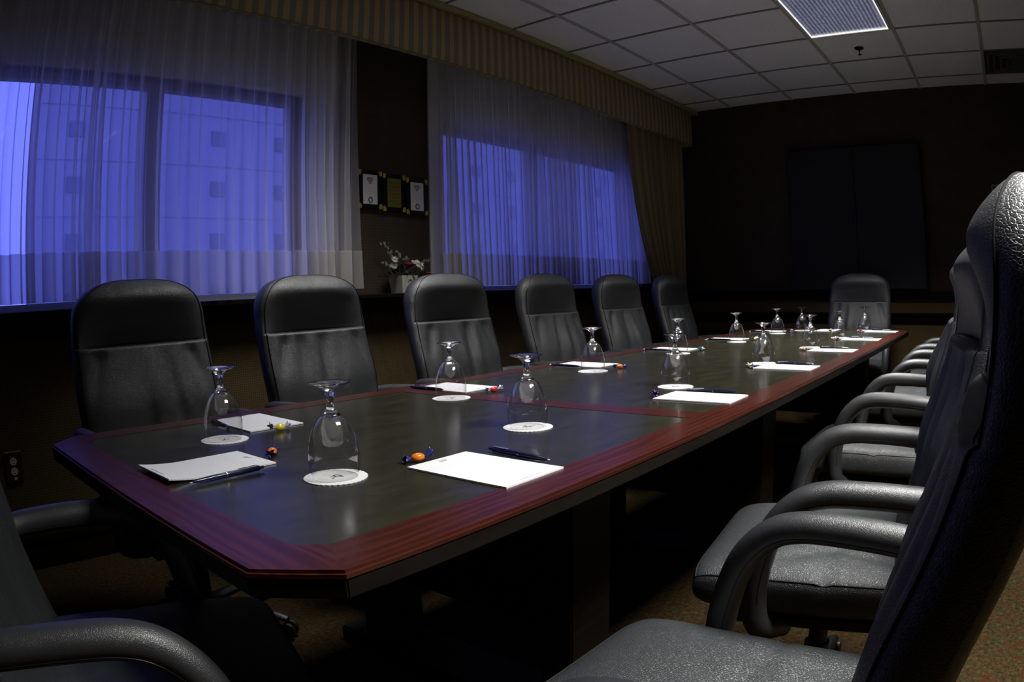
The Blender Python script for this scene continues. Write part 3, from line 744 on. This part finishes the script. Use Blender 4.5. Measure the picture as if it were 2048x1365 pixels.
# (x, y, rz, words) reader side: right-hand readers sit at -y (rz 0), window side at +y (rz pi)
PADS = [(.884, .802, 0.0, 'largest white ruled notepad, in front of the nearest right-hand chair'),
        (1.786, .803, .02, 'white notepad at the second right-hand place, beyond the largest one'),
        (2.583, .795, 0, 'white notepad at the third right-hand place, beside a yellow candy'),
        (3.340, .790, 0, 'white notepad at the fourth right-hand place'),
        (4.090, .790, 0, 'white notepad at the fifth right-hand place'),
        (4.850, .790, 0, 'white notepad at the farthest right-hand place by the corner'),
        (.880, 1.580, PI-.02, 'white notepad at the nearest window-side place, behind the goblet'),
        (1.640, 1.600, PI+.0, 'white notepad at the second window-side place beside a red candy'),
        (2.405, 1.600, PI, 'white notepad at the third window-side place beside an orange candy'),
        (3.190, 1.590, PI, 'white notepad at the fourth window-side place beside a green candy'),
        (3.925, 1.590, PI, 'white notepad at the fifth window-side place'),
        (4.700, 1.590, PI, 'white notepad at the farthest window-side place'),
        (4.900, 1.200, PI/2, 'white notepad at the far head of the table')]
p0 = None
for x, y, a, lb in PADS:
    if p0 is None: p0 = make_pad(lb, 0); p0['group'] = 'ruled notepads on the table'; q = p0
    else: q = dup(p0, (0, 0, 0), 0, lb)
    q.location = (x, y, TZ-.0003 if abs(y-1.2) < .5 else TZ); q.rotation_euler = (0, 0, a)
    q.location.z = TZ
q = make_pad('white notepad with a curled edge at the near end of the table', 1.0); q['group'] = 'ruled notepads on the table'
q.location = (.556, 1.213, TZ); q.rotation_euler = (0, 0, -PI/2+.02)

# ------------------------------------------------------------------ pens (local +x towards the writing tip)
def make_pen(label, tipcol):
    t = thing('ballpoint_pen', label, 'pen')
    MB().tube([(-.074, 0, 0), (-.0735, 0, 0), (-.071, 0, 0), (-.002, 0, 0)], [.003, .0045, .0050, .0053], 16).obj('upper_barrel', M_pen, t)
    MB().tube([(-.0015, 0, 0), (.030, 0, 0), (.055, 0, 0), (.064, 0, 0), (.069, 0, 0)], [.0052, .0051, .0038, .0024, .0012], 16).obj('lower_barrel', M_pen, t)
    MB().tube([(-.003, 0, 0), (-.0005, 0, 0)], .0055, 16).obj('ring', M_chrome, t)
    b = MB().box((-.071, -.0016, .0062), (-.030, .0016, .0071)); b.box((-.071, -.0016, .004), (-.068, .0016, .0062)); b.obj('clip', M_chrome, t, smooth=False)
    MB().tube([(.068, 0, 0), (.0745, 0, 0)], [.0013, .0005], 8).obj('tip', M_chrome, t)
    MB().tube([(-.074, 0, 0), (-.083, 0, 0), (-.0835, 0, 0)], [.0030, .0028, .0018], 12).obj('push_button', tipcol, t)
    return t
# from (blunt end) to (tip)
PENS = [((.995, .885), (.978, .723), 'navy pen lying beyond the largest notepad', 0),
        ((.617, 1.109), (.470, 1.101), 'navy pen with silver clip along the curled notepad at the near end', 0),
        ((.803, 1.68), (.780, 1.525), 'dark pen behind the nearest window-side goblet', 0),
        ((1.562, 1.728), (1.563, 1.570), 'navy pen on the left edge of the second window-side notepad', 0),
        ((1.873, .880), (1.890, .731), 'navy pen beyond the second right-hand notepad', 0),
        ((2.318, 1.715), (2.312, 1.553), 'white-ended navy pen by the third window-side notepad', 1),
        ((2.672, .868), (2.682, .711), 'navy pen beyond the third right-hand notepad', 0),
        ((3.095, 1.70), (3.100, 1.55), 'white-ended navy pen by the fourth window-side notepad', 1),
        ((3.835, 1.68), (3.832, 1.52), 'white-ended navy pen by the fifth window-side notepad', 1),
        ((4.605, 1.69), (4.602, 1.535), 'white-ended navy pen by the farthest window-side notepad', 1),
        ((3.432, .878), (3.436, .720), 'navy pen beyond the fourth right-hand notepad', 0),
        ((4.178, .873), (4.184, .717), 'navy pen beyond the fifth right-hand notepad', 0),
        ((4.945, .874), (4.948, .712), 'navy pen beyond the farthest right-hand notepad', 0)]
pp = {}
for a, b_, lb, k in PENS:
    ang = math.atan2(b_[1]-a[1], b_[0]-a[0])
    if k not in pp: pp[k] = make_pen(lb, M_pentip if k else M_pen); pp[k]['group'] = 'pens beside the notepads'; q = pp[k]
    else: q = dup(pp[k], (0, 0, 0), 0, lb)
    q.location = ((a[0]+b_[0])/2, (a[1]+b_[1])/2, TZ+.0056); q.rotation_euler = (.9 if 'silver clip' in lb else 0, 0, ang)
    if 'silver clip' in lb: q.location.z = TZ+.0066

# ------------------------------------------------------------------ wrapped candies
def make_candy(label, colour, tail, x, y, a, seed):
    t = thing('wrapped_candy', label, 'candy', (x, y, TZ), a, 'wrapped candies on the table'); rn = random.Random(seed)
    b = MB(); b.grid(20, 11, lambda i, j: ((.0135*math.sin(PI*(j/10-.5))), .0100*math.cos(PI*(j/10-.5))*math.cos(2*PI*i/20), .0085+.0085*math.cos(PI*(j/10-.5))*math.sin(2*PI*i/20)), wrap=True)
    b.obj('sweet', CANDY[colour], t)
    for s in (-1, 1):
        b = MB(); up = rn.uniform(-.001, .007); k0 = rn.uniform(0, 6)
        def fn(i, j):
            rr = .0022+.0085*(j/6)**1.1; a_ = 2*PI*i/20; cr = 1+.45*math.sin(5*a_+k0)*(j/6); ln = .0125+.014*(j/6)
            return (s*(ln+.0015*(j/6)*math.sin(3*a_+k0)), rr*cr*math.cos(a_), .0085+up*(j/6)+.66*rr*cr*math.sin(a_))
        b.grid(20, 7, fn, wrap=True); o = b.obj('wrapper_twist', tail, t, ang=180)
        m = o.modifiers.new('thickness', 'SOLIDIFY'); m.thickness = .0003
CN = [(.863, 1.430, .0, 'yellow', M_wrapc, 'yellow candy in a clear twist beside the nearest window-side notepad'),
      (.704, 1.205, .9, 'orange', M_wrap, 'orange candy in blue foil in front of the near end notepad'),
      (.855, .938, -.35, 'orange', M_wrap, 'orange candy in blue foil beside the largest notepad'),
      (1.625, 1.420, -.3, 'red', M_wrapc, 'red candy beside the second window-side notepad'),
      (1.748, .930, .5, 'orange', M_wrap, 'orange candy at the second right-hand place'),
      (2.345, 1.400, -.4, 'orange', M_wrap, 'orange candy before the third window-side chair'),
      (2.535, .930, .6, 'yellow', M_wrapc, 'yellow candy at the third right-hand place'),
      (3.160, 1.420, .2, 'green', M_wrapc, 'green candy before the fourth window-side chair'),
      (3.890, 1.400, -.2, 'yellow', M_wrapc, 'yellow candy before the fifth window-side chair'),
      (3.285, .925, .8, 'orange', M_wrapc, 'orange candy at the fourth right-hand place'),
      (4.640, 1.395, .3, 'red', M_wrapc, 'red candy before the farthest window-side chair'),
      (4.010, .925, .4, 'orange', M_wrapc, 'orange candy at the fifth right-hand place'),
      (4.780, 1.150, .1, 'yellow', M_wrapc, 'yellow candy before the far head notepad'),
      (4.775, .935, .5, 'red', M_wrapc, 'red candy at the farthest right-hand place')]
for i, (x, y, a, cn, tl, lb) in enumerate(CN): make_candy(lb, cn, tl, x, y, a, 70+i)

# ------------------------------------------------------------------ plaques on the pier between the windows
M_plq = simple('black_lacquer_plaque', (.006, .008, .010), .25); M_gold = simple('brass_corner', (.55, .42, .06), .45, .6)
M_goldplate = simple('engraved_brass_plate', (.20, .16, .02), .5, .5); M_cert = simple('certificate_paper', (.60, .58, .58), .7)
def plaque(x, label, gold, shift=0):
    t = thing('award_plaque', label, 'plaque', (x, 2.99, 1.635+shift), 0, 'award plaques between the windows')
    MB().box((-.083, -.012, -.105), (.083, .010, .105)).obj('plaque_board', M_plq, t, smooth=False, bevel=.003)
    for sx in (-1, 1):
        for sz in (-1, 1):
            cpts = [(sx*.084, sz*.106), (sx*.084, sz*.080), (sx*.073, sz*.077), (sx*.064, sz*.087), (sx*.061, sz*.106)]
            b = MB(); n_ = 5
            vs = [(a, -.016, c) for a, c in cpts]+[(a, -.012, c) for a, c in cpts]
            b.add(vs, [tuple(range(5)), tuple(range(5, 10))[::-1]]+[(i, (i+1) % 5, (i+1) % 5+5, i+5) for i in range(5)])
            b.obj('corner_ornament', M_gold, t, smooth=False)
    fm = MB().box((-.050, -.0145, -.082), (.050, -.012, .082)).obj('gold_plate' if gold else 'certificate', M_goldplate if gold else M_cert, t, smooth=False)
    if not gold:
        rn = random.Random(int(x*100)); b = MB()
        for r_, (z, w) in enumerate(((.062, .020), (.055, .024), (.048, .022), (.040, .012), (.032, .010))):
            xx = -w
            while xx < w*.8:
                q = rn.uniform(.004, .010); b.box((xx, -.0152, z), (xx+q, -.0145, z+.005)); xx += q+.002
        b.obj('certificate_heading', simple('brown_print', (.12, .06, .05), .7), t, smooth=False)
        b = MB()
        for z in (.008, -.004, -.012, -.020): b.box((-.038, -.0150, z), (.038, -.0145, z+.0012))
        b.obj('certificate_text', M_greyink, t, smooth=False)
        b = MB().tube([(.013*math.cos(2*PI*k/24), -.0155, -.058+.014*math.sin(2*PI*k/24)) for k in range(24)], .0026, 6, closed=True); b.obj('certificate_seal', M_ink, t)
    else:
        b = MB()
        for z in (.055, .030, .012, -.010, -.030, -.055): b.box((-.034, -.0150, z), (.034, -.0145, z+.006))
        b.obj('engraved_lines', simple('dark_engraving', (.09, .07, .01), .6), t, smooth=False)
plaque(2.436, 'left award plaque with white certificate and brass corners, beside the left curtain', False, .013)
plaque(2.611, 'middle award plaque with a brass plate instead of paper', True, .005)
plaque(2.786, 'right award plaque with white certificate, nearest the right window', False, -.004)

# ------------------------------------------------------------------ flower arrangement on the ledge
def flowers():
    t = thing('flower_arrangement', 'red and white flower arrangement in a pale square planter on the window ledge', 'flowers', (2.615, 2.925, LEDGE))
    rn = random.Random(9)
    b = MB(); pr = [(-.052, 0), (.052, 0), (.060, .095), (-.060, .095)]
    vs = []
    for z, h in ((0, .048), (.095, .058)): vs += [(-h, -h, z), (h, -h, z), (h, h, z), (-h, h, z)]
    for z, h in ((.095, .052), (.07, .050)): vs += [(-h, -h, z), (h, -h, z), (h, h, z), (-h, h, z)]
    fs = [(3, 2, 1, 0)] + [(i, (i+1) % 4, (i+1) % 4+4, i+4) for i in range(4)] + [(4+i, 4+(i+1) % 4, 4+(i+1) % 4+4, 8+i) for i in range(4)] + [(8+i, 8+(i+1) % 4, 8+(i+1) % 4+4, 12+i) for i in range(4)] + [(12, 13, 14, 15)]
    b.add(vs, fs); pl = b.obj('planter', simple('glazed_cream_pot', (.55, .55, .44), .3), t, smooth=False)
    P = spline([(-.012, -.0545, .062), (.004, -.0555, .072), (.016, -.0545, .060), (.002, -.0535, .045), (.014, -.0525, .030), (-.010, -.0515, .026)], 5)
    MB().tube(P, .0022, 6).obj('painted_motif', simple('dark_glaze', (.04, .04, .05), .4), pl)
    ML = simple('dark_leaf', (.010, .028, .012), .45); MW = simple('white_petal', (.55, .56, .52), .6); MR = simple('deep_red_petal', (.22, .008, .010), .5)
    MP = simple('pale_green_blossom', (.34, .36, .30), .6); MO = simple('coral_petal', (.40, .05, .03), .5); MY = simple('yellow_centre', (.4, .3, .03), .6); MS = simple('brown_twig', (.03, .022, .012), .7)
    for k in range(70):
        a = rn.uniform(0, 2*PI); ra = rn.uniform(.01, .13); x = ra*math.cos(a)*1.25; y = ra*math.sin(a)*.42; z = .085+rn.uniform(0, .085)*(1-ra/.2)
        d = Vector((math.cos(a)*1.1, math.sin(a)*.4, rn.uniform(-.3, .9))).normalized(); s = d.cross(Vector((0, 0, 1))).normalized(); n_ = d.cross(s); L_ = rn.uniform(.03, .055); w_ = L_*.22
        p = Vector((x, y, z)); m = [p, p+d*L_*.35+s*w_, p+d*L_*.75+s*w_*.7, p+d*L_, p+d*L_*.75-s*w_*.7, p+d*L_*.35-s*w_, p+d*L_*.5-n_*.004]
        m = [Vector((q.x, min(q.y, .058), q.z)) for q in m]
        MB().add(m, [(0, 1, 6), (1, 2, 6), (2, 3, 6), (3, 4, 6), (4, 5, 6), (5, 0, 6)]).obj('leaf', ML, t, smooth=False)
    def daisy(c, r_, nrm, name, mt, n_=13):
        nrm = Vector(nrm).normalized(); a1 = nrm.cross(Vector((0, 0, 1))).normalized(); b1 = nrm.cross(a1); b = MB(); c = Vector(c)
        for k in range(n_):
            a = 2*PI*k/n_; d = a1*math.cos(a)+b1*math.sin(a); s = nrm.cross(d)
            b.add([c, c+d*r_*.5+s*r_*.13+nrm*.002, c+d*r_+s*r_*.10-nrm*.001, c+d*r_*1.06, c+d*r_-s*r_*.10-nrm*.001, c+d*r_*.5-s*r_*.13+nrm*.002], [(0, 1, 2, 3), (0, 3, 4, 5)])
        fl = b.obj(name, mt, t, smooth=False)
        MB().lathe([(0, -.003), (r_*.2, -.002), (r_*.2, .002), (0, .004)], 10, c=tuple(c+nrm*.003)).obj('flower_centre', MY, fl)
    def rose(c, r_, mt, name):
        b = MB()
        for lay in range(4):
            rr = r_*(1-.22*lay); h = r_*(.6+.12*lay)
            for k in range(5):
                a0 = k*2*PI/5+lay*.6
                def fn(i, j):
                    a = a0+(i/6-.5)*1.5; q = rr*(.35+.65*math.sin(j/5*PI*.62)); return (c[0]+q*math.cos(a), c[1]+q*math.sin(a)*.8, c[2]-h*.5+h*1.15*(j/5)-.1*rr*abs(i/3-1)**2*(j/5))
                b.grid(7, 6, fn)
        b.obj(name, mt, t)
    rose((.015, -.035, .150), .032, MR, 'rose'); rose((-.075, -.02, .155), .018, MR, 'rose'); rose((.180, -.02, .105), .017, MO, 'carnation')
    daisy((-.102, -.045, .150), .020, (-.3, -1, .3), 'daisy', MW); daisy((-.100, -.05, .182), .019, (-.2, -1, .6), 'daisy', MW)
    daisy((.072, -.05, .160), .026, (.1, -1, .5), 'daisy', MW); daisy((.094, -.055, .145), .024, (.3, -1, .1), 'daisy', MW); daisy((.05, -.04, .17), .018, (0, -1, 1), 'daisy', MW)
    for base, tip in (((-.04, 0, .12), (-.145, .02, .285)), ((-.04, 0, .12), (-.105, .03, .240)), ((-.03, 0, .12), (-.06, -.01, .225)), ((.08, 0, .12), (.235, .02, .190)), ((-.06, 0, .1), (-.16, 0, .16)), ((.02, 0, .12), (.03, .02, .20))):
        A = Vector(base); B = Vector(tip); m = (A+B)/2+Vector((.01, 0, .02)); P = spline([A, m, B], 5)
        tw = MB().tube(P, .0012, 5).obj('twig', MS, t)
        for k in range(6):
            p = P[4+k] if 4+k < len(P) else P[-1]; p = p+Vector((rn.uniform(-.012, .012), rn.uniform(-.008, .004), rn.uniform(-.008, .012))); b = MB()
            for q in range(4): a = q*PI/2+rn.random(); b.add([p, p+Vector((math.cos(a)*.009+.003, -.002, math.sin(a)*.009)), p+Vector((math.cos(a+.5)*.010, -.003, math.sin(a+.5)*.010)), p+Vector((math.cos(a+1)*.008, -.001, math.sin(a+1)*.008))], [(0, 1, 2, 3)])
            b.obj('blossom', MP, tw, smooth=False)
flowers()

# ------------------------------------------------------------------ outlet on the window wall
t = thing('wall_outlet', 'brown wall outlet with two ivory sockets at the left edge', 'outlet', (.430, 2.994, .450))
MB().box((-.040, -.004, -.062), (.040, .006, .062)).obj('cover_plate', simple('brown_bakelite', (.05, .022, .012), .35), t, smooth=False, bevel=.003)
for z in (.026, -.016):
    b = MB(); pts = [(.017*math.cos(2*PI*k/8+PI/8), .017*math.sin(2*PI*k/8+PI/8)) for k in range(8)]
    b.add([(a, -.0075, c+z) for a, c in pts]+[(a, -.004, c+z) for a, c in pts], [tuple(range(8)), tuple(range(8, 16))[::-1]]+[(i, (i+1) % 8, (i+1) % 8+8, i+8) for i in range(8)])
    so = b.obj('socket', simple('ivory_plastic', (.80, .78, .55), .4), t, smooth=False)
    b = MB().box((-.0075, -.0082, z+.000), (-.0055, -.0075, z+.009)); b.box((.0055, -.0082, z+.000), (.0075, -.0082+.0007, z+.009)); b.box((-.0025, -.0082, z-.011), (.0025, -.0075, z-.006))
    b.obj('socket_slots', M_plastic, so, smooth=False)
MB().box((-.006, -.0085, -.052), (.008, -.004, -.040)).obj('white_tag', simple('white_tag', (.7, .7, .7), .5), t, smooth=False)
MB().tube([(-.038, -.012, .066), (.040, -.012, .066)], .0032, 8).obj('top_clip', simple('brass_strip', (.5, .36, .14), .3, .8), t)

# ------------------------------------------------------------------ dark cabinet on the far wall
t = thing('wall_cabinet', 'dark double-door presentation cabinet on the far wall', 'cabinet', (6.04, 1.176, 1.022))
MB().box((-.03, -.615, 0), (.056, .615, 1.23)).obj('cabinet_body', M_darkwood, t, smooth=False, bevel=.004)
M_door = simple('black_lacquered_door', (.0045, .0045, .005), .7)
for a, b_ in ((-.605, -.003), (.003, .605)):
    d = MB().box((-.048, a, .012), (-.030, b_, 1.218)).obj('cabinet_door', M_door, t, smooth=False, bevel=.003)
    y = b_-.03 if a < -.1 else a+.03
    MB().tube([(-.066, y, .56), (-.066, y, .66)], .005, 8).obj('door_handle', M_steel, d)
# thermostat on the far wall
t = thing('thermostat', 'small grey thermostat on the far wall behind the nearest chair', 'thermostat', (6.088, -.09, 1.84))
MB().box((-.012, -.035, -.045), (.012, .035, .045)).obj('thermostat_case', simple('grey_case', (.25, .26, .27), .5), t, smooth=False, bevel=.004)
MB().box((-.014, -.02, .005), (-.012, .02, .03)).obj('thermostat_dial', M_plastic, t, smooth=False)

# ------------------------------------------------------------------ buildings outside
def facade_mat(name, wall, glass):
    m, nt, p = mat(name); p.inputs['Base Color'].default_value = (*wall, 1); p.inputs['Roughness'].default_value = .8; return m
M_conc = simple('pale_concrete', (.30, .30, .31), .8); M_pane2 = simple('dark_window_band', (.15, .15, .18), .4)
def tower(label, cat_name, x0, x1, y0, y1, z0, z1, fl, bay, zs, nmax):
    t = thing(cat_name, label, 'building', (x0, y0, z0))
    MB().box((0, 0, 0), (x1-x0, y1-y0, z1-z0)).obj('facade', M_conc, t, smooth=False)
    me = None; nb = min(nmax, int((x1-x0)/bay))
    for k in range(int((z1-z0)/fl)):
        z = .5*fl+k*fl
        if not (zs[0] < z+z0 < zs[1]) or z > z1-z0-fl: continue
        for i in range(nb):
            if me is None: me = MB().box((0, -.10, 0), (bay*.20, .02, fl*.28)).mesh('window', M_pane2, False)
            o = bpy.data.objects.new('window', me); COL.objects.link(o); o.parent = t; o.location = (bay*(i+.4), 0, z)
        b = MB().box((0, -.05, z-.42*fl), (min(nb, 99)*bay, 0, z-.37*fl)).obj('floor_band', M_conc, t, smooth=False)
tower('tall pale office tower seen through the sheer curtains', 'office_tower', 7.6, 90, 38, 41, -25, 60, 3.1, 4.6, (0, 24), 12)
tower('wide low building on the skyline left of the tower', 'low_building', -12, 4.6, 60, 75, -25, 14.4, 3.1, 3.2, (2, 12), 5)
tower('narrow low building just left of the tower', 'low_building', 4.8, 7.3, 55, 58, -25, 10.0, 3.1, 2.2, (0, 8), 1)

g = struct('ground_outside', MB().box((-150, 4, -25.4), (250, 300, -25)), simple('dark_street', (.06, .06, .06), .9), smooth=False)
